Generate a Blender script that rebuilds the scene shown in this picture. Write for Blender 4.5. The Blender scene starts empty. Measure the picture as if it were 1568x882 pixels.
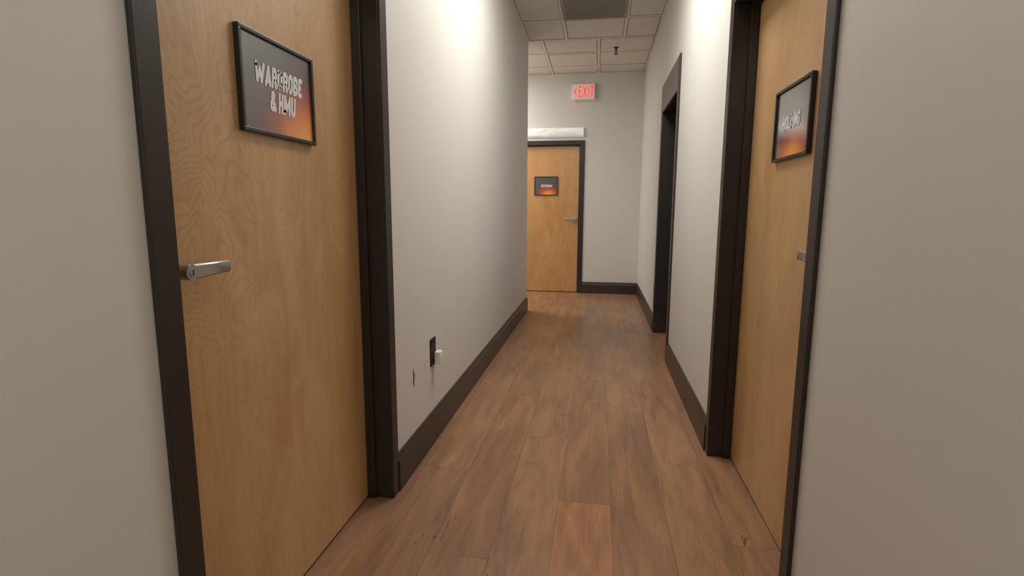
import bpy, bmesh, math, random
from mathutils import Matrix, Vector
random.seed(4)
K=1.15  # camera height in metres; measured ratios are multiples of it
scene=bpy.context.scene
scene.view_settings.view_transform='Standard'
coll=scene.collection

# ------------------------------------------------------------------ node helper
class G:
    def __init__(s,name):
        s.m=bpy.data.materials.new(name); s.m.use_nodes=True
        s.nt=s.m.node_tree; s.n=s.nt.nodes; s.l=s.nt.links
        s.b=s.n['Principled BSDF']; s.tc=s.n.new('ShaderNodeTexCoord')
    def set(s,sock,v):
        if hasattr(v,'is_linked') or isinstance(v,bpy.types.NodeSocket): s.l.new(v,sock)
        else: sock.default_value=v
    def math(s,op,a,b=0.0,c=0.0,clamp=False):
        n=s.n.new('ShaderNodeMath'); n.operation=op; n.use_clamp=clamp
        s.set(n.inputs[0],a); s.set(n.inputs[1],b); s.set(n.inputs[2],c); return n.outputs[0]
    def xyz(s,v):
        n=s.n.new('ShaderNodeSeparateXYZ'); s.l.new(v,n.inputs[0]); return n.outputs
    def comb(s,x,y,z):
        n=s.n.new('ShaderNodeCombineXYZ')
        for i,v in enumerate((x,y,z)): s.set(n.inputs[i],v)
        return n.outputs[0]
    def vmul(s,v,t):
        n=s.n.new('ShaderNodeVectorMath'); n.operation='MULTIPLY'; s.l.new(v,n.inputs[0]); n.inputs[1].default_value=t; return n.outputs[0]
    def vadd(s,v,t):
        n=s.n.new('ShaderNodeVectorMath'); n.operation='ADD'; s.l.new(v,n.inputs[0]); s.set(n.inputs[1],t); return n.outputs[0]
    def noise(s,v,scale=1,detail=3,rough=.5,dist=0):
        n=s.n.new('ShaderNodeTexNoise'); s.l.new(v,n.inputs['Vector']); n.inputs['Scale'].default_value=scale
        n.inputs['Detail'].default_value=detail; n.inputs['Roughness'].default_value=rough; n.inputs['Distortion'].default_value=dist
        return n.outputs[0]
    def ramp(s,f,stops,interp='LINEAR'):
        n=s.n.new('ShaderNodeValToRGB'); s.l.new(f,n.inputs[0]); e=n.color_ramp.elements; n.color_ramp.interpolation=interp
        while len(e)<len(stops): e.new(.5)
        for i,(p,c) in enumerate(stops):
            e[i].position=p; e[i].color=(c if len(c)==4 else (*c,1)) if hasattr(c,'__len__') else (c,c,c,1)
        return n.outputs[0]
    def mix(s,f,a,b,mode='MIX'):
        n=s.n.new('ShaderNodeMix'); n.data_type='RGBA'; n.blend_type=mode
        s.set(n.inputs[0],f)
        for sock,v in ((n.inputs[6],a),(n.inputs[7],b)):
            if isinstance(v,tuple) and len(v)==3: v=(*v,1)
            s.set(sock,v)
        return n.outputs[2]
    def mapr(s,v,a,b,c=0,d=1):
        n=s.n.new('ShaderNodeMapRange'); s.l.new(v,n.inputs[0])
        for i,x in enumerate((a,b,c,d)): n.inputs[i+1].default_value=x
        return n.outputs[0]
    def bump(s,h,strength=.2,dist=.01):
        n=s.n.new('ShaderNodeBump'); s.l.new(h,n.inputs['Height']); n.inputs['Strength'].default_value=strength
        n.inputs['Distance'].default_value=dist; s.l.new(n.outputs[0],s.b.inputs['Normal'])
    def base(s,c): s.set(s.b.inputs['Base Color'],(*c,1) if isinstance(c,tuple) and len(c)==3 else c)
    def p(s,**k):
        for a,v in k.items(): s.set(s.b.inputs[a.replace('_',' ')],v)

def simple(name,c,rough=.5,metal=0,var=.12,scale=9,bump=0,bscale=80,**k):
    g=G(name); o=g.tc.outputs['Object']
    f=g.noise(o,scale,4,.6)
    g.base(g.mix(f,tuple(x*(1-var) for x in c),tuple(min(1,x*(1+var)) for x in c)))
    g.p(Roughness=rough,Metallic=metal)
    if bump: g.bump(g.noise(o,bscale,3,.6),bump,.004)
    for a,v in k.items(): g.p(**{a:v})
    return g.m

# ------------------------------------------------------------------ materials
def wall_mat():
    g=G('painted_drywall'); o=g.tc.outputs['Object']; X,Y,Z=g.xyz(o)
    a=g.noise(o,1.1,3,.5); b=g.noise(o,9,3,.6)
    c=g.mix(a,(.668,.650,.610),(.700,.684,.643))
    c=g.mix(g.mapr(b,.58,.85,0,.06),c,(.52,.49,.45))
    # faint scuffing low on the wall
    low=g.mapr(Z,.15,.9,1,0)
    sc=g.mapr(g.noise(g.vmul(o,(5,5,9)),1,5,.7,1.0),.60,.72,0,.28)
    c=g.mix(g.math('MULTIPLY',sc,low),c,(.42,.39,.35))
    g.base(c); g.p(Roughness=.55)
    g.bump(g.noise(o,75,2,.5),.09,.003)
    return g.m
def floor_mat():
    g=G('vinyl_plank_floor'); o=g.tc.outputs['Object']; X,Y,Z=g.xyz(o)
    W=.205; Lp=1.575
    u=g.math('DIVIDE',g.math('ADD',X,.1265),W); col=g.math('FLOOR',u); fu=g.math('SUBTRACT',u,col)
    off=g.math('FRACT',g.math('MULTIPLY_ADD',col,.373,10.7365))
    v=g.math('ADD',g.math('DIVIDE',Y,Lp),off); row=g.math('FLOOR',v); fv=g.math('SUBTRACT',v,row)
    wn=g.n.new('ShaderNodeTexWhiteNoise'); wn.noise_dimensions='3D'; g.l.new(g.comb(col,row,3.0),wn.inputs['Vector'])
    idc=wn.outputs['Color']; r,gg,bb=g.xyz(idc)
    offs=g.vmul(idc,(31,47,13))
    base=g.ramp(r,[(0,(.275,.140,.073)),(.3,(.335,.174,.090)),(.6,(.295,.160,.089)),(.85,(.355,.184,.092)),(1,(.305,.155,.079))])
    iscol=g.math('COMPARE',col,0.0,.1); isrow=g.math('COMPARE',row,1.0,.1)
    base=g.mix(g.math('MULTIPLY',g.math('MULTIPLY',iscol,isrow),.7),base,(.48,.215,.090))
    g1=g.noise(g.vadd(g.vmul(o,(7,1.3,1)),offs),1,5,.6,1.1)
    g2=g.noise(g.vadd(g.vmul(o,(24,2.5,1)),offs),1,6,.68,.8)
    g3=g.noise(g.vadd(g.vmul(o,(190,9,1)),offs),1,3,.6)
    c=g.mix(g.mapr(g1,.46,.72,0,.66),base,(.150,.094,.068))
    c=g.mix(g.mapr(g1,.27,.45,.42,0),c,(.45,.245,.132))
    c=g.mix(.52,c,g.mix(1.0,c,g.ramp(g2,[(.3,.60),(.5,1.0),(.7,1.30)]),'MULTIPLY'))
    c=g.mix(.35,c,g.mix(1.0,c,g.ramp(g3,[(.3,.78),(.7,1.18)]),'MULTIPLY'))
    ck=g.noise(g.vadd(g.vmul(o,(15,2.0,1)),offs),1,2,.5,.9)
    line=g.mapr(g.math('ABSOLUTE',g.math('SUBTRACT',ck,.5)),.0015,.007,1,0)
    mk=g.mapr(g.noise(g.vadd(g.vmul(o,(6,2.6,1)),offs),1,1,.5),.60,.65,0,1)
    c=g.mix(g.math('MULTIPLY',g.math('MULTIPLY',line,mk),.8),c,(.045,.025,.018))
    e1=g.math('MINIMUM',fu,g.math('SUBTRACT',1.0,fu)); e2=g.math('MINIMUM',fv,g.math('SUBTRACT',1.0,fv))
    s1=g.mapr(e1,.003,.009,1,0); s2=g.mapr(e2,.0005,.0012,1,0)
    seam=g.math('MAXIMUM',s1,s2,clamp=True)
    c=g.mix(g.math('MULTIPLY',seam,.45),c,(.08,.043,.028))
    g.base(c); g.p(Roughness=g.mapr(g2,.3,.7,.28,.40)); g.b.inputs['Specular IOR Level'].default_value=.45
    g.bump(g.math('SUBTRACT',g.math('MULTIPLY',g2,.3),seam),.15,.002)
    return g.m
def birch(name,seed,tone=(1,1,1),rings=.5,off=(5.,0,2.)):
    g=G(name); o=g.vadd(g.tc.outputs['Object'],(seed,seed*.3,seed*.7))
    low=g.noise(g.vmul(o,(2.4,2.4,.8)),1,4,.6,.9)
    t=lambda c: tuple(a*b for a,b in zip(c,tone))
    c=g.ramp(low,[(.28,t((.49,.278,.113))),(.45,t((.57,.350,.162))),(.6,t((.62,.400,.195))),(.75,t((.54,.320,.140)))])
    # contour figure of rotary-cut veneer, strongest in the upper part of the leaf
    q=g.noise(g.vmul(o,(4.8,4.8,2.6)),1,1.9,.45,.6)
    sn=g.math('SINE',g.math('MULTIPLY',q,190.0))
    ln=g.mapr(sn,.1,1,0,1)
    X,Y,Z=g.xyz(g.tc.outputs['Object'])
    mask=g.mapr(g.noise(g.vadd(g.vmul(o,(1.5,1.5,.9)),off),1,2,.5),.40,.60,.10,1)
    mask=g.math('MULTIPLY',mask,g.mapr(Z,.5,1.6,.35,1))
    c=g.mix(g.math('MULTIPLY',g.math('MULTIPLY',ln,mask),rings),c,t((.39,.200,.075)))
    fl=g.noise(g.vmul(o,(60,60,4)),1,4,.6,.5)
    c=g.mix(.35,c,g.mix(1.0,c,g.ramp(fl,[(.3,.82),(.7,1.12)]),'MULTIPLY'))
    sk=g.noise(g.vmul(o,(7,7,3.4)),1,4,.62,1.5)
    c=g.mix(g.mapr(sk,.52,.74,0,.42),c,t((.68,.47,.255)))
    c=g.mix(g.mapr(sk,.26,.46,.42,0),c,t((.45,.242,.090)))
    g.base(c); g.p(Roughness=.34)
    g.b.inputs['Coat Weight'].default_value=.25; g.b.inputs['Coat Roughness'].default_value=.2
    return g.m
def tile_mat():
    g=G('acoustic_ceiling_tile'); o=g.tc.outputs['Object']
    f=g.noise(o,70,3,.7); l=g.noise(o,2.2,3,.5)
    c=g.mix(l,(.70,.665,.60),(.78,.745,.68))
    c=g.mix(g.mapr(f,.54,.64,0,.65),c,(.42,.38,.32))
    g.base(c); g.p(Roughness=.9); g.bump(f,.5,.004); return g.m
def art_mat(name,cx,sz):
    g=G(name); o=g.tc.outputs['Object']; X,Y,Z=g.xyz(o)
    n=g.noise(o,5,3,.5,.5)
    dx=g.math('SUBTRACT',X,cx); dz=g.math('ADD',Z,.125)
    d=g.math('SQRT',g.math('ADD',g.math('MULTIPLY',g.math('MULTIPLY',dx,dx),.55),g.math('MULTIPLY',dz,dz)))
    d=g.math('ADD',d,g.math('MULTIPLY',g.math('SUBTRACT',n,.5),.05))
    d=g.math('DIVIDE',d,sz)
    c=g.ramp(d,[(0,(.95,.46,.09)),(.28,(.85,.27,.05)),(.5,(.42,.09,.05)),(.75,(.14,.070,.070)),(1,(.085,.085,.092))])
    g.base(c); g.p(Roughness=.16); g.b.inputs['Coat Weight'].default_value=.6; g.b.inputs['Coat Roughness'].default_value=.08
    return g.m
def emis(name,c,st,base=(.8,.8,.8)):
    g=G(name); g.base(base); n=g.noise(g.tc.outputs['Object'],6,2,.5)
    g.b.inputs['Emission Color'].default_value=(*c,1)
    g.set(g.b.inputs['Emission Strength'],g.mapr(n,.2,.8,st*.92,st*1.08)); return g.m
def glow_strip_mat():  # uneven emission gives the added strip its brightness; no real lamp
    g=G('glow_strip_surface'); o=g.tc.outputs['Object']
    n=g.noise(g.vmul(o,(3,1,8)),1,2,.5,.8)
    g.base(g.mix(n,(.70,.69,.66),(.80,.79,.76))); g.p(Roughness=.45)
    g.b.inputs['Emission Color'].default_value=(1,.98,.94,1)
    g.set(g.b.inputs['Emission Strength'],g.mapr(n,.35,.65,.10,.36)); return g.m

M_wall=wall_mat(); M_floor=floor_mat(); M_tile=tile_mat()
M_dark=simple('dark_brown_trim_paint',(.026,.021,.018),.38,var=.2,scale=6,bump=.08,bscale=45)
M_base=simple('brown_baseboard_paint',(.040,.029,.022),.36,var=.25,scale=4,bump=.08,bscale=40)
M_head=simple('brown_header_paint',(.12,.098,.082),.45,var=.2)
M_caulk=simple('paint_overlap',(.55,.53,.49),.6)
M_nickel=simple('brushed_nickel',(.50,.49,.475),.38,1.0,var=.08,scale=40)
M_black=simple('black_frame_plastic',(.018,.018,.019),.3)
M_blackdeep=simple('black_void',(.006,.006,.006),.6)
M_white=simple('white_plastic',(.82,.82,.80),.35,var=.04)
M_grid=simple('ceiling_grid_metal',(.74,.71,.65),.5)
M_gap=simple('ceiling_shadow_gap',(.22,.195,.165),.9)
M_vent=simple('grey_vent_metal',(.27,.25,.225),.5,var=.1)
M_letter=simple('sign_letter_print',(.82,.82,.84),.35,var=.05)
M_redl=simple('sign_letter_faded_red',(.80,.60,.56),.35)
M_exit=emis('exit_letter_glow',(1,.022,.012),2.0,(.8,.04,.03))
M_exitface=emis('exit_face_plastic',(1,.7,.66),.10,(.78,.75,.73))
M_lamp=emis('lamp_diffuser',(1,.95,.87),3.0)
M_glowstrip=glow_strip_mat()
M_brass=simple('sprinkler_brass',(.10,.08,.06),.4,.8)
M_scr=simple('veneer_scratch',(.80,.66,.46),.6)

# ------------------------------------------------------------------ mesh helpers
def box(bm,x0,x1,y0,y1,z0,z1,mi=0):
    vs=[bm.verts.new((x,y,z)) for x in (x0,x1) for y in (y0,y1) for z in (z0,z1)]
    fs=[(0,1,3,2),(4,6,7,5),(0,4,5,1),(2,3,7,6),(0,2,6,4),(1,5,7,3)]
    for f in fs:
        fc=bm.faces.new([vs[i] for i in f]); fc.material_index=mi
def cyl(bm,c,axis,r0,r1,h,seg=32,mi=0):
    rot={'x':Matrix.Rotation(math.pi/2,4,'Y'),'y':Matrix.Rotation(math.pi/2,4,'X'),'z':Matrix()}[axis]
    r=bmesh.ops.create_cone(bm,cap_ends=True,segments=seg,radius1=r0,radius2=r1,depth=h,matrix=Matrix.Translation(c)@rot)
    for v in r['verts']:
        for f in v.link_faces: f.material_index=mi
def obj(name,bm,mats,parent=None,bevel=0,smooth=False,seg=2):
    bmesh.ops.recalc_face_normals(bm,faces=bm.faces)
    me=bpy.data.meshes.new(name); bm.to_mesh(me); bm.free()
    for m in (mats if isinstance(mats,(list,tuple)) else [mats]): me.materials.append(m)
    o=bpy.data.objects.new(name,me); coll.objects.link(o)
    if parent: o.parent=parent
    if bevel:
        b=o.modifiers.new('bevel','BEVEL'); b.width=bevel; b.segments=seg; b.limit_method='ANGLE'; b.angle_limit=math.radians(40)
    if smooth:
        for p in me.polygons: p.use_smooth=True
        try: me.set_sharp_from_angle(angle=math.radians(35))
        except Exception: pass
    return o
def empty(name,loc,rz=0):
    e=bpy.data.objects.new(name,None); e.empty_display_size=.1; coll.objects.link(e); e.location=loc; e.rotation_euler=(0,0,rz); return e

# heavy condensed block lettering drawn as strokes on a unit-height cell (width, polylines)
FONT={
'W':(.84,[[(.0,1),(.19,0),(.42,.75),(.65,0),(.84,1)]]),
'A':(.50,[[(0,0),(.25,1),(.50,0)],[(.12,.18),(.38,.18)]]),
'R':(.38,[[(0,0),(0,1),(.26,1),(.38,.86),(.38,.60),(.26,.46),(0,.46)],[(.22,.46),(.40,0)]]),
'D':(.38,[[(0,0),(0,1),(.22,1),(.38,.80),(.38,.20),(.22,0),(0,0)]]),
'O':(.38,[[(.12,0),(0,.16),(0,.84),(.12,1),(.26,1),(.38,.84),(.38,.16),(.26,0),(.12,0)]]),
'B':(.38,[[(0,0),(0,1),(.26,1),(.36,.88),(.36,.62),(.26,.52),(0,.52)],[(.26,.52),(.38,.40),(.38,.12),(.26,0),(0,0)]]),
'E':(.30,[[(.30,1),(0,1),(0,0),(.30,0)],[(0,.5),(.26,.5)]]),
'&':(.50,[[(.54,0),(.08,.74),(.12,.96),(.24,1),(.34,.90),(.30,.70),(.02,.38),(.0,.14),(.14,0),(.30,.02),(.50,.44)]]),
'H':(.38,[[(0,0),(0,1)],[(.38,0),(.38,1)],[(0,.5),(.38,.5)]]),
'M':(.66,[[(0,0),(0,1),(.33,.25),(.66,1),(.66,0)]]),
'U':(.38,[[(0,1),(0,.16),(.12,0),(.26,0),(.38,.16),(.38,1)]]),
'L':(.28,[[(0,1),(0,0),(.28,0)]]),
'I':(.0,[[(0,0),(0,1)]]),
'N':(.42,[[(0,0),(0,1),(.42,0),(.42,1)]]),
'G':(.38,[[(.38,.80),(.26,1),(.12,1),(0,.84),(0,.16),(.12,0),(.26,0),(.38,.14),(.38,.44),(.24,.44)]]),
'T':(.40,[[(0,1),(.40,1)],[(.20,1),(.20,0)]]),
'X':(.44,[[(0,0),(.44,1)],[(0,1),(.44,0)]]),
'S':(.36,[[(.36,.84),(.26,1),(.10,1),(0,.88),(0,.64),(.10,.54),(.26,.46),(.36,.36),(.36,.12),(.26,0),(.10,0),(0,.16)]]),
}
def text(name,body,w,h,mat,parent,loc,shear=.12,t=.25,gap=.055,ext=.0005):
    """lettering facing local -Y, block fitted to w x h; t = stroke weight relative to cap height"""
    bm=bmesh.new(); x=0; prims=[]
    for ch in body:
        if ch==' ': x+=.24; continue
        cw,pl=FONT[ch]
        for P in pl:
            closed=P[0]==P[-1]
            for a,b in zip(P,P[1:]):
                a=Vector((a[0]+x,a[1]*(1-t)+t/2)); b=Vector((b[0]+x,b[1]*(1-t)+t/2)); d=(b-a).normalized(); n=Vector((-d.y,d.x))*t/2
                prims.append([a+n,a-n,b-n,b+n])
            for p in (P if closed else P[1:-1]):
                c=Vector((p[0]+x,p[1]*(1-t)+t/2)); prims.append([c+Vector((math.cos((k+.5)*math.pi/4),math.sin((k+.5)*math.pi/4)))*t*.54 for k in range(8)])
            if not closed:   # square stroke ends reaching cap height / baseline
                for p in (P[0],P[-1]):
                    if p[1] in (0,1):
                        c=Vector((p[0]+x,p[1]*(1-t)+t/2)); prims.append([c+Vector(q)*t/2 for q in ((-1,-1),(1,-1),(1,1),(-1,1))])
        x+=cw+t+gap
    xs=[p.x for q in prims for p in q]; x0=min(xs); x1=max(xs)
    sx=w/(x1-x0)
    for k,q in enumerate(prims):
        yy=-ext-(k%7)*.00002
        bm.faces.new([bm.verts.new((((p.x-x0)*sx-w/2)+shear*(p.y-.5)*h,yy,(min(1,max(0,p.y))-.5)*h)) for p in q])
    me=bpy.data.meshes.new(name); bm.to_mesh(me); bm.free(); me.materials.append(mat)
    o=bpy.data.objects.new(name,me); coll.objects.link(o); o.parent=parent; o.location=loc
    return o

# ------------------------------------------------------------------ room shell
XL=-.686*K; XR=.4766*K; YE=5.203*K; YF=6.437*K; ZC=2.535*K; YB=-2.6; T=.14
XS=-3.6
DH=1.742*K      # door opening height
dL=(.775*K,1.65*K); dR=(1.30*K,2.172*K); dR2=(3.61*K,4.42*K); dF=(-1.07*K,-.226*K)
J=.03           # jamb thickness
bm=bmesh.new()
def wallY(bm,xa,xb,ya,yb,ops):
    y=ya
    for a,b in ops:
        box(bm,xa,xb,y,a-J,0,ZC); box(bm,xa,xb,a-J,b+J,DH+J,ZC); y=b+J
    box(bm,xa,xb,y,yb,0,ZC)
wallY(bm,XL-T,XL,YB,YE,[dL]); obj('wall_left',bm,M_wall)
bm=bmesh.new(); wallY(bm,XR,XR+T,YB,YF,[dR,dR2]); obj('wall_right',bm,M_wall)
bm=bmesh.new()
box(bm,XS,dF[0]-J,YF,YF+T,0,ZC); box(bm,dF[0]-J,dF[1]+J,YF,YF+T,DH+J,ZC); box(bm,dF[1]+J,XR+T,YF,YF+T,0,ZC)
obj('wall_end',bm,M_wall)
bm=bmesh.new(); box(bm,XS,XL-T,YE-T,YE,0,ZC); obj('wall_side_corridor',bm,M_wall)
bm=bmesh.new(); box(bm,XS-T,XS,YE-T,YF+T,0,ZC); obj('wall_side_corridor_end',bm,M_wall)
bm=bmesh.new(); box(bm,XL-T,XR+T,YB-T,YB,0,ZC); obj('wall_back',bm,M_wall)
bm=bmesh.new(); box(bm,XL-T-.3,XR+T+.3,YB-T,YF+T+.2,-.1,0); box(bm,XS-T,XL-T-.3,YE-T,YF+T+.2,-.1,0); obj('floor',bm,M_floor)
bm=bmesh.new(); box(bm,XL-T,XR+T,YB-T,YF+T,ZC,ZC+.08); box(bm,XS-T,XL-T,YE-T,YF+T,ZC,ZC+.08); obj('ceiling',bm,M_tile)

# ceiling T-bar grid with narrow shadow gaps along the tile edges
bm=bmesh.new(); tb=.013; zt=ZC-.006; gp=.005
def tee(x0,x1,y0,y1,zo=0):
    box(bm,x0,x1,y0,y1,zt-zo,ZC)
    if x1-x0<y1-y0: box(bm,x0-gp,x1+gp,y0,y1,ZC-.0012,ZC-.0002,1)
    else: box(bm,x0,x1,y0-gp,y1+gp,ZC-.0012,ZC-.0002,1)
gx1=[-.33*K,.185*K]; ysplit=5.17*K
y=ysplit
rows1=[]
while y>YB: rows1.append(y); y-=.51*K
for yy in rows1: tee(XL,XR,yy-tb,yy+tb)
for xx in gx1: tee(xx-tb,xx+tb,YB,ysplit,.0005)
rows2=[5.62*K,6.12*K]
for yy in rows2: tee(XS,XR,yy-tb,yy+tb)
xx=-.04*K
while xx>XS: tee(xx-tb,xx+tb,ysplit,YF,.0005); xx-=.52*K
tee(XR-.02,XR,YB,YF,.001); tee(XL,XL+.02,YB,YE,.001); tee(XS,XR,YF-.02,YF,.001)
obj('ceiling_grid',bm,[M_grid,M_gap])
bm=bmesh.new()
for (xa,xb,ya,yb,dz) in [(-.55*K,-.05*K,5.64*K,6.1*K,.006),(-.03*K,.46*K,5.64*K,6.1*K,.003),(-.03*K,.46*K,5.19*K,5.6*K,.007),(-.55*K,-.05*K,5.19*K,5.6*K,.002),
                         (-.32*K,.175*K,4.68*K,5.15*K,.002),(.195*K,.46*K,4.68*K,5.15*K,.006)]:
    box(bm,xa+.014,xb-.014,ya+.014,yb-.014,ZC-dz,ZC-.0004)
o=obj('ceiling_tile',bm,M_tile,bevel=.002)

# ------------------------------------------------------------------ baseboards
PR=[(0,0),(.017,0),(.017,.118),(.0145,.128),(.010,.134),(.0085,.143),(.006,.155),(0,.158)]
def bboard(bm,p0,p1,n,e0=0,e1=0):
    p0=Vector((*p0,0)); p1=Vector((*p1,0)); n=Vector((*n,0)); t=(p1-p0).normalized()
    R=[]
    for p,s,m in ((p0,-1,e0),(p1,1,e1)):
        R.append([bm.verts.new(p+n*d+t*(s*m*d)+Vector((0,0,z))) for d,z in PR])
    N=len(PR)
    for i in range(N):
        j=(i+1)%N; bm.faces.new((R[0][i],R[0][j],R[1][j],R[1][i]))
    bm.faces.new(R[0]); bm.faces.new(R[1][::-1])
C=.058
def bb(name,segs):
    bm=bmesh.new()
    for s in segs: bboard(bm,*s)
    obj(name,bm,M_base)
bb('baseboard_left',[((XL,YB),(XL,dL[0]-C),(1,0)),((XL,dL[1]+C),(XL,YE),(1,0),0,1),((XL,YE),(XS,YE),(0,1),1,0)])
bb('baseboard_right',[((XR,YB),(XR,dR[0]-C),(-1,0)),((XR,dR[1]+C),(XR,dR2[0]-.08),(-1,0)),((XR,dR2[1]+.08),(XR,YF),(-1,0),0,-1)])
bb('baseboard_end',[((dF[1]+C,YF),(XR,YF),(0,-1),0,-1),((XS,YF),(dF[0]-C,YF),(0,-1))])
bb('baseboard_back',[((XL,YB),(XR,YB),(0,1),-1,-1)])

# ------------------------------------------------------------------ doors
def lever(parent,x,z,face,dirx,side=1):
    """lever set: rose, hub with key slot, flat paddle lever"""
    bm=bmesh.new()
    cyl(bm,(x,face-.005,z),'y',.034,.034,.010,40)
    cyl(bm,(x,face-.013,z),'y',.025,.030,.008,40)
    cyl(bm,(x,face-.036,z),'y',.0165,.0165,.046,36)
    cyl(bm,(x,face-.0605,z),'y',.0145,.0165,.004,36)
    cyl(bm,(x,face-.0632,z),'y',.009,.009,.002,24)
    L0=.008;L1=.130
    secs=[(L0,.0160,.014),(.035,.0150,.011),(.070,.0138,.008),(L1-.006,.0130,.006),(L1,.0110,.0045)]
    rings=[]
    for l,hz,hy in secs:
        yc=face-.048
        rings.append([bm.verts.new((x+dirx*l,yc+a*hy,z+b*hz+.001*l/L1)) for a,b in ((-1,-.8),(-.7,-1),(.7,-1),(1,-.8),(1,.8),(.7,1),(-.7,1),(-1,.8))])
    for a,b in zip(rings,rings[1:]):
        for i in range(8): bm.faces.new((a[i],a[(i+1)%8],b[(i+1)%8],b[i]))
    bm.faces.new(rings[0]); bm.faces.new(rings[-1])
    o=obj('lever_handle',bm,M_nickel,parent,smooth=True)
    bm=bmesh.new(); box(bm,x-.0012,x+.0012,face-.0648,face-.0640,z-.006,z+.006); obj('key_slot',bm,M_black,parent)
def door(name,loc,rz,w,recess,depth,mat,hx,hdir,cw=C,ch=C,headmat=None):
    """local: x along wall, -y into corridor, z up; wall face at y=0"""
    e=empty(name,loc,rz); h=DH; x0=-w/2; x1=w/2; pr=.012
    bm=bmesh.new()
    box(bm,x0-J,x0,-.002,depth,0,h); box(bm,x1,x1+J,-.002,depth,0,h); box(bm,x0-J,x1+J,-.002,depth,h,h+J)
    s=.014; sd=min(.035,recess*.45)
    ys=recess-sd
    box(bm,x0,x0+s,ys,recess-.002,0,h); box(bm,x1-s,x1,ys,recess-.002,0,h); box(bm,x0+s,x1-s,ys,recess-.002,h-s,h)
    obj('jamb',bm,M_dark,e,bevel=.002)
    bm=bmesh.new()
    box(bm,x0-cw,x0,-pr,0,0,h+ch); box(bm,x1,x1+cw,-pr,0,0,h+ch)
    obj('casing_sides',bm,M_dark,e,bevel=.003)
    bm=bmesh.new(); box(bm,x0,x1,-pr,0,h,h+ch); obj('casing_head',bm,headmat or M_dark,e,bevel=.003)
    # wall paint lapping onto the trim edge in a thin, broken bead
    bm=bmesh.new()
    for sx,xx in ((-1,x0-cw),(1,x1+cw)):
        z=.17; vs=[]
        while z<h:
            ww=random.uniform(.0003,.0016); dd=random.uniform(.0015,.006)
            vs.append((xx+sx*ww,xx-sx*.0002,-dd,z)); z+=random.uniform(.008,.03)
        pa=None
        for a,b,dd,z in vs:
            cur=[bm.verts.new((a,0,z)),bm.verts.new((a,-dd,z)),bm.verts.new((b,-dd,z))]
            if pa and random.random()>.12:
                bm.faces.new((pa[0],pa[1],cur[1],cur[0])); bm.faces.new((pa[1],pa[2],cur[2],cur[1]))
            pa=cur
    obj('paint_edge',bm,M_caulk,e)
    bm=bmesh.new(); box(bm,x0+.003,x1-.003,recess,recess+.044,.008,h-.003)
    obj('leaf',bm,mat,e,bevel=.0015)
    if hx is not None:
        lever(e,hx,.885*K,recess,hdir)
    bm=bmesh.new(); box(bm,x0,x1,depth-.004,depth,0,h); obj('back_panel',bm,M_blackdeep,e)
    return e
B1=birch('birch_veneer_a',3.1,(1,1,1),.42); B2=birch('birch_veneer_b',11.7,(1.02,1.0,.98),.15); B3=birch('birch_veneer_c',23.4,(1.0,.86,.70),.28)
door('door_1',(XL,(dL[0]+dL[1])/2,0),math.pi/2,dL[1]-dL[0],.095,.142,B1,.848*K-(dL[0]+dL[1])/2,1)
d2=door('door_2',(XR,(dR[0]+dR[1])/2,0),-math.pi/2,dR[1]-dR[0],.092,.142,B2,(dR[0]+dR[1])/2-1.37*K,-1)
door('door_3',((dF[0]+dF[1])/2,YF,0),0,dF[1]-dF[0],.045,.142,B3,dF[1]-.065-(dF[0]+dF[1])/2,-1)
door('door_4',(XR,(dR2[0]+dR2[1])/2,0),-math.pi/2,dR2[1]-dR2[0],.17,.24,M_dark,(dR2[1]-dR2[0])/2-.07,-1,cw=.075,ch=.235,headmat=M_head)
# scratches in the veneer of the right-hand door
bm=bmesh.new()
def scratch(pts,w):
    prev=None
    for i,(x,z) in enumerate(pts):
        k=w*math.sin(math.pi*(i+.3)/(len(pts)-.4))
        cur=(bm.verts.new((x-k/2,.092-.0006,z)),bm.verts.new((x+k/2,.092-.0006,z)))
        if prev: bm.faces.new((prev[0],prev[1],cur[1],cur[0]))
        prev=cur
def arc(cx,cz,r,a0,a1,sx=1,n=14): return [(cx+sx*r*math.cos(a0+(a1-a0)*i/n),cz+r*math.sin(a0+(a1-a0)*i/n)) for i in range(n+1)]
scratch(arc(.10,.93,.09,-.9,.7),.0032)
scratch(arc(-.30,.33,.14,.3,1.3),.0036); scratch(arc(-.27,.36,.16,.2,1.0),.003)
scratch(arc(-.36,.22,.22,-.5,.4),.0032); scratch(arc(-.42,.16,.30,-.1,.5),.0025)
obj('scratch_marks',bm,M_scr,d2)

# ------------------------------------------------------------------ added glowing strip over the far door, stands in for a bright patch
e=empty('added_glow_strip',(0,YF,0))
bm=bmesh.new(); zb=1.824*K; box(bm,dF[0]-C-.3,-.185*K,-.010,0,zb,zb+.130); obj('glow_strip_back',bm,M_white,e,bevel=.003)
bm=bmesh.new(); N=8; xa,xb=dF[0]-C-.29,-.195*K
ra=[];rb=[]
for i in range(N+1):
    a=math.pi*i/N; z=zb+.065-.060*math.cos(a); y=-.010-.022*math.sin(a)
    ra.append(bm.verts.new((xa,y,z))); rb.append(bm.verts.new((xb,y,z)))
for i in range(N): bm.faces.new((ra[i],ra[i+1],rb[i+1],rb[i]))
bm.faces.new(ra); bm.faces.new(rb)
obj('glow_front',bm,M_glowstrip,e,smooth=True)

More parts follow.
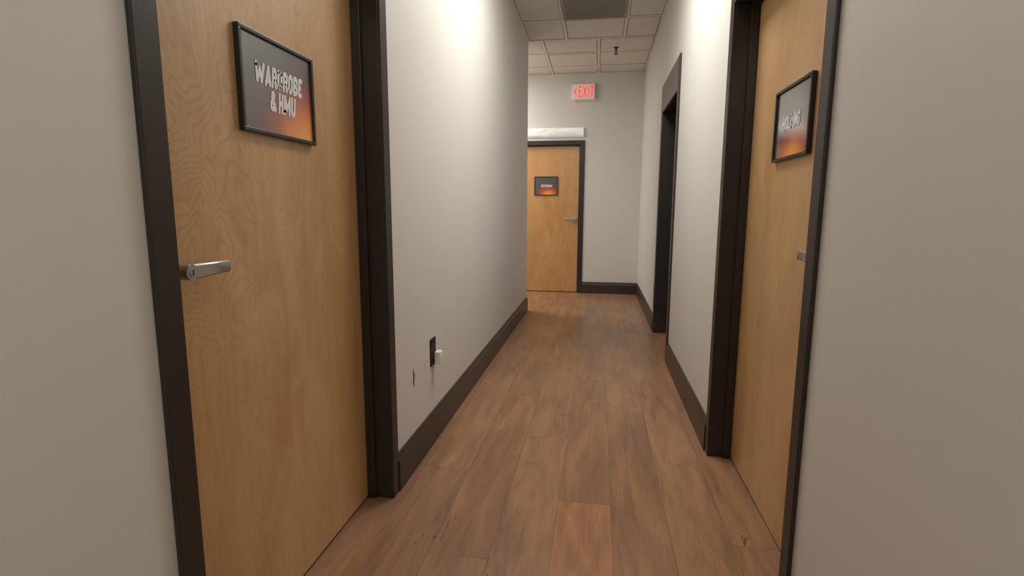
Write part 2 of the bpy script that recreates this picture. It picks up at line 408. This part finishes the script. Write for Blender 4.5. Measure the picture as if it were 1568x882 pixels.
# ------------------------------------------------------------------ framed signs
def sign(loc,rz,w,h,lines,cx,sz,lmat):
    e=empty('framed_door_sign',loc,rz); f=.0105; d=.015
    bm=bmesh.new()
    box(bm,-w/2,w/2,-d,0,h/2-f,h/2); box(bm,-w/2,w/2,-d,0,-h/2,-h/2+f)
    box(bm,-w/2,-w/2+f,-d,0,-h/2+f,h/2-f); box(bm,w/2-f,w/2,-d,0,-h/2+f,h/2-f)
    obj('frame',bm,M_black,e,bevel=.0018)
    bm=bmesh.new(); box(bm,-w/2+f,w/2-f,-.008,-.002,-h/2+f,h/2-f)
    obj('poster',bm,art_mat('sign_artwork',cx,sz),e)
    for i,(b,x,z,tw,th) in enumerate(lines):
        text('lettering_%d'%(i+1),b,tw,th,lmat,e,(x,-.0084,z))
    return e
sw=.301*K; sh=.220*K
sign((XL-.095+.0005,1.2295*K,1.276*K),math.pi/2,sw,sh,[('WARDROBE',.002,.029,.222,.055),('& HMU',.012,-.033,.122,.055)],.13,.23,M_letter)
sign((XR+.092-.0005,1.7195*K,1.256*K),-math.pi/2,sw*.98,sh*.97,[('HOLDING',-.006,.002,.170,.050)],.03,.17,M_letter)
sign((-.627*K,YF+.0445,1.2735*K),0,.28*K,sh,[('RESTROOM',.01,.0,.15,.036)],.03,.17,M_redl)

# ------------------------------------------------------------------ exit sign
e=empty('exit_sign',(-.205*K,YF-.001,2.325*K))
bm=bmesh.new(); w,h=.305,.205
box(bm,-w/2,w/2,-.050,0,-h/2,h/2); obj('housing',bm,M_white,e,bevel=.008,seg=3)
bm=bmesh.new(); box(bm,-w/2+.014,w/2-.014,-.054,-.049,-h/2+.014,h/2-.014); obj('face',bm,M_exitface,e,bevel=.002)
text('exit_letters','EXIT',.195,.140,M_exit,e,(.034,-.0550,0),shear=0,t=.14,gap=.20)
bm=bmesh.new()
for s in (1,-1):
    vs=[bm.verts.new(p) for p in ((-.130,-.0555,0),(-.100,-.0555,s*.040),(-.084,-.0555,s*.040),(-.108,-.0555,0))]
    bm.faces.new(vs)
obj('arrow',bm,M_exit,e)
bm=bmesh.new(); cyl(bm,(-.115,-.030,-h/2-.012),'z',.006,.008,.026,16); obj('test_indicator',bm,M_exit,e,smooth=True)

# ------------------------------------------------------------------ return-air vent in ceiling
e=empty('air_return_vent',((-.33+.185)/2*K,4.405*K,ZC))
W=.51*K; 
bm=bmesh.new(); a=W/2; f=.03
box(bm,-a,a,-a,-a+f,-.010,0); box(bm,-a,a,a-f,a,-.010,0); box(bm,-a,-a+f,-a+f,a-f,-.010,0); box(bm,a-f,a,-a+f,a-f,-.010,0)
obj('vent_frame',bm,M_vent,e,bevel=.002)
bm=bmesh.new(); n=26
for i in range(n):
    y=-a+f+(2*a-2*f)*(i+.5)/n
    vs=[bm.verts.new(p) for p in ((-a+f,y-.009,-.003),(a-f,y-.009,-.003),(a-f,y+.006,-.010),(-a+f,y+.006,-.010))]
    bm.faces.new(vs)
obj('louvers',bm,M_vent,e)
bm=bmesh.new(); box(bm,-a+f,a-f,-a+f,a-f,-.0022,-.0008); obj('plenum_shadow',bm,simple('vent_back',(.10,.09,.08),.8),e)

# ------------------------------------------------------------------ sprinkler
e=empty('fire_sprinkler',(.125*K,5.47*K,ZC))
bm=bmesh.new(); cyl(bm,(0,0,-.008),'z',.020,.040,.006,28); cyl(bm,(0,0,-.028),'z',.011,.013,.036,18)
cyl(bm,(0,0,-.078),'z',.022,.022,.003,20); cyl(bm,(0,0,-.070),'z',.006,.005,.014,12)
for s in (1,-1):
    box(bm,s*.012-.0025,s*.012+.0025,-.003,.003,-.066,-.042)
box(bm,-.014,.014,-.003,.003,-.068,-.062); cyl(bm,(0,0,-.052),'z',.003,.003,.024,10)
obj('sprinkler_head',bm,M_brass,e,smooth=True)

# ------------------------------------------------------------------ outlet + adapter
e=empty('electrical_outlet',(XL,2.142*K,.396*K),math.pi/2)
bm=bmesh.new(); box(bm,-.040,.040,-.006,0,-.068,.068); obj('cover_plate',bm,M_blackdeep,e,bevel=.003,seg=3)
bm=bmesh.new()
for s in (1,-1):
    cyl(bm,(0,-.0065,s*.026),'y',.017,.0165,.003,28)
cyl(bm,(0,-.0065,0),'y',.003,.003,.002,12)
obj('receptacles',bm,M_black,e,smooth=True)
bm=bmesh.new()
for s in (.026,):
    for dx in (-.006,.006): box(bm,dx-.001,dx+.001,-.0084,-.0078,s-.004,s+.005)
obj('slots',bm,M_brass,e)
e=empty('plug_in_adapter',(XL,2.155*K,.370*K),math.pi/2)
bm=bmesh.new(); box(bm,-.020,.026,-.042,-.0095,-.034,.030); obj('adapter_body',bm,M_white,e,bevel=.007,seg=3)
bm=bmesh.new(); box(bm,-.008,.012,-.044,-.0415,-.018,.010); obj('adapter_face',bm,M_white,e,bevel=.002)

# ------------------------------------------------------------------ wall damage
bm=bmesh.new()
pts=[(0,.045),(.006,.020),(.009,.0),(.006,-.020),(.002,-.048),(-.003,-.030),(-.005,-.010),(-.001,.004),(-.004,.025)]
bm.faces.new([bm.verts.new((p[0],-.0012,p[1])) for p in pts])
o=obj('drywall_tear',bm,[M_blackdeep]); o.location=(XL,1.90*K,.355*K); o.rotation_euler=(0,0,math.pi/2)
bm=bmesh.new()
bm.faces.new([bm.verts.new(p) for p in ((.001,-.0016,.030),(.012,-.006,.012),(.010,-.0016,-.004),(.004,-.0014,.004))])
o2=obj('torn_flap',bm,[M_caulk],o)
bm=bmesh.new()
for i in range(14):
    y=random.uniform(2.05,4.6); z=random.uniform(.2,1.1); l=random.uniform(.008,.035); t=random.uniform(-.6,.6)
    bm.faces.new([bm.verts.new((XL+.0006,y+a,z+b)) for a,b in ((0,0),(l*math.sin(t),l),(l*math.sin(t)+.003,l*.9),(.0035,0))])
obj('wall_scuff',bm,simple('scuff_grey',(.36,.34,.31),.7))

# ------------------------------------------------------------------ lighting fixtures
def troffer(x,y,lx,ly,P,col=(1,.974,.932)):
    e=empty('ceiling_light_panel',(x,y,ZC))
    bm=bmesh.new(); f=.02
    box(bm,-lx/2,lx/2,-ly/2,-ly/2+f,-.014,0); box(bm,-lx/2,lx/2,ly/2-f,ly/2,-.014,0)
    box(bm,-lx/2,-lx/2+f,-ly/2+f,ly/2-f,-.014,0); box(bm,lx/2-f,lx/2,-ly/2+f,ly/2-f,-.014,0)
    obj('lamp_frame',bm,M_white,e,bevel=.002)
    bm=bmesh.new(); box(bm,-lx/2+f,lx/2-f,-ly/2+f,ly/2-f,-.008,-.001); obj('diffuser',bm,M_lamp,e)
    l=bpy.data.lights.new('lamp','AREA'); l.shape='RECTANGLE'; l.size=lx-.06; l.size_y=ly-.06; l.energy=P; l.color=col
    o=bpy.data.objects.new('lamp',l); coll.objects.link(o); o.parent=e; o.location=(0,0,-.018)
troffer(-.07,3.05,.58,1.17,30)
troffer(-.08,-.9,.58,1.17,17,(1,.95,.88))
troffer(-2.0,(YE+YF)/2,.58,1.17,46)
w=bpy.data.worlds.new('world'); scene.world=w; w.use_nodes=True
w.node_tree.nodes['Background'].inputs[0].default_value=(.02,.02,.02,1)

# ------------------------------------------------------------------ camera
cam=bpy.data.cameras.new('camera'); cam.sensor_width=36; cam.lens=36*818/1568; cam.clip_start=.02
co=bpy.data.objects.new('camera',cam); coll.objects.link(co)
R=Matrix.Rotation(math.radians(9.07),4,'Z')@Matrix.Rotation(math.radians(90-8.41),4,'X')@Matrix.Rotation(math.radians(.25),4,'Z')
co.matrix_world=Matrix.Translation((0,0,K))@R
scene.camera=co
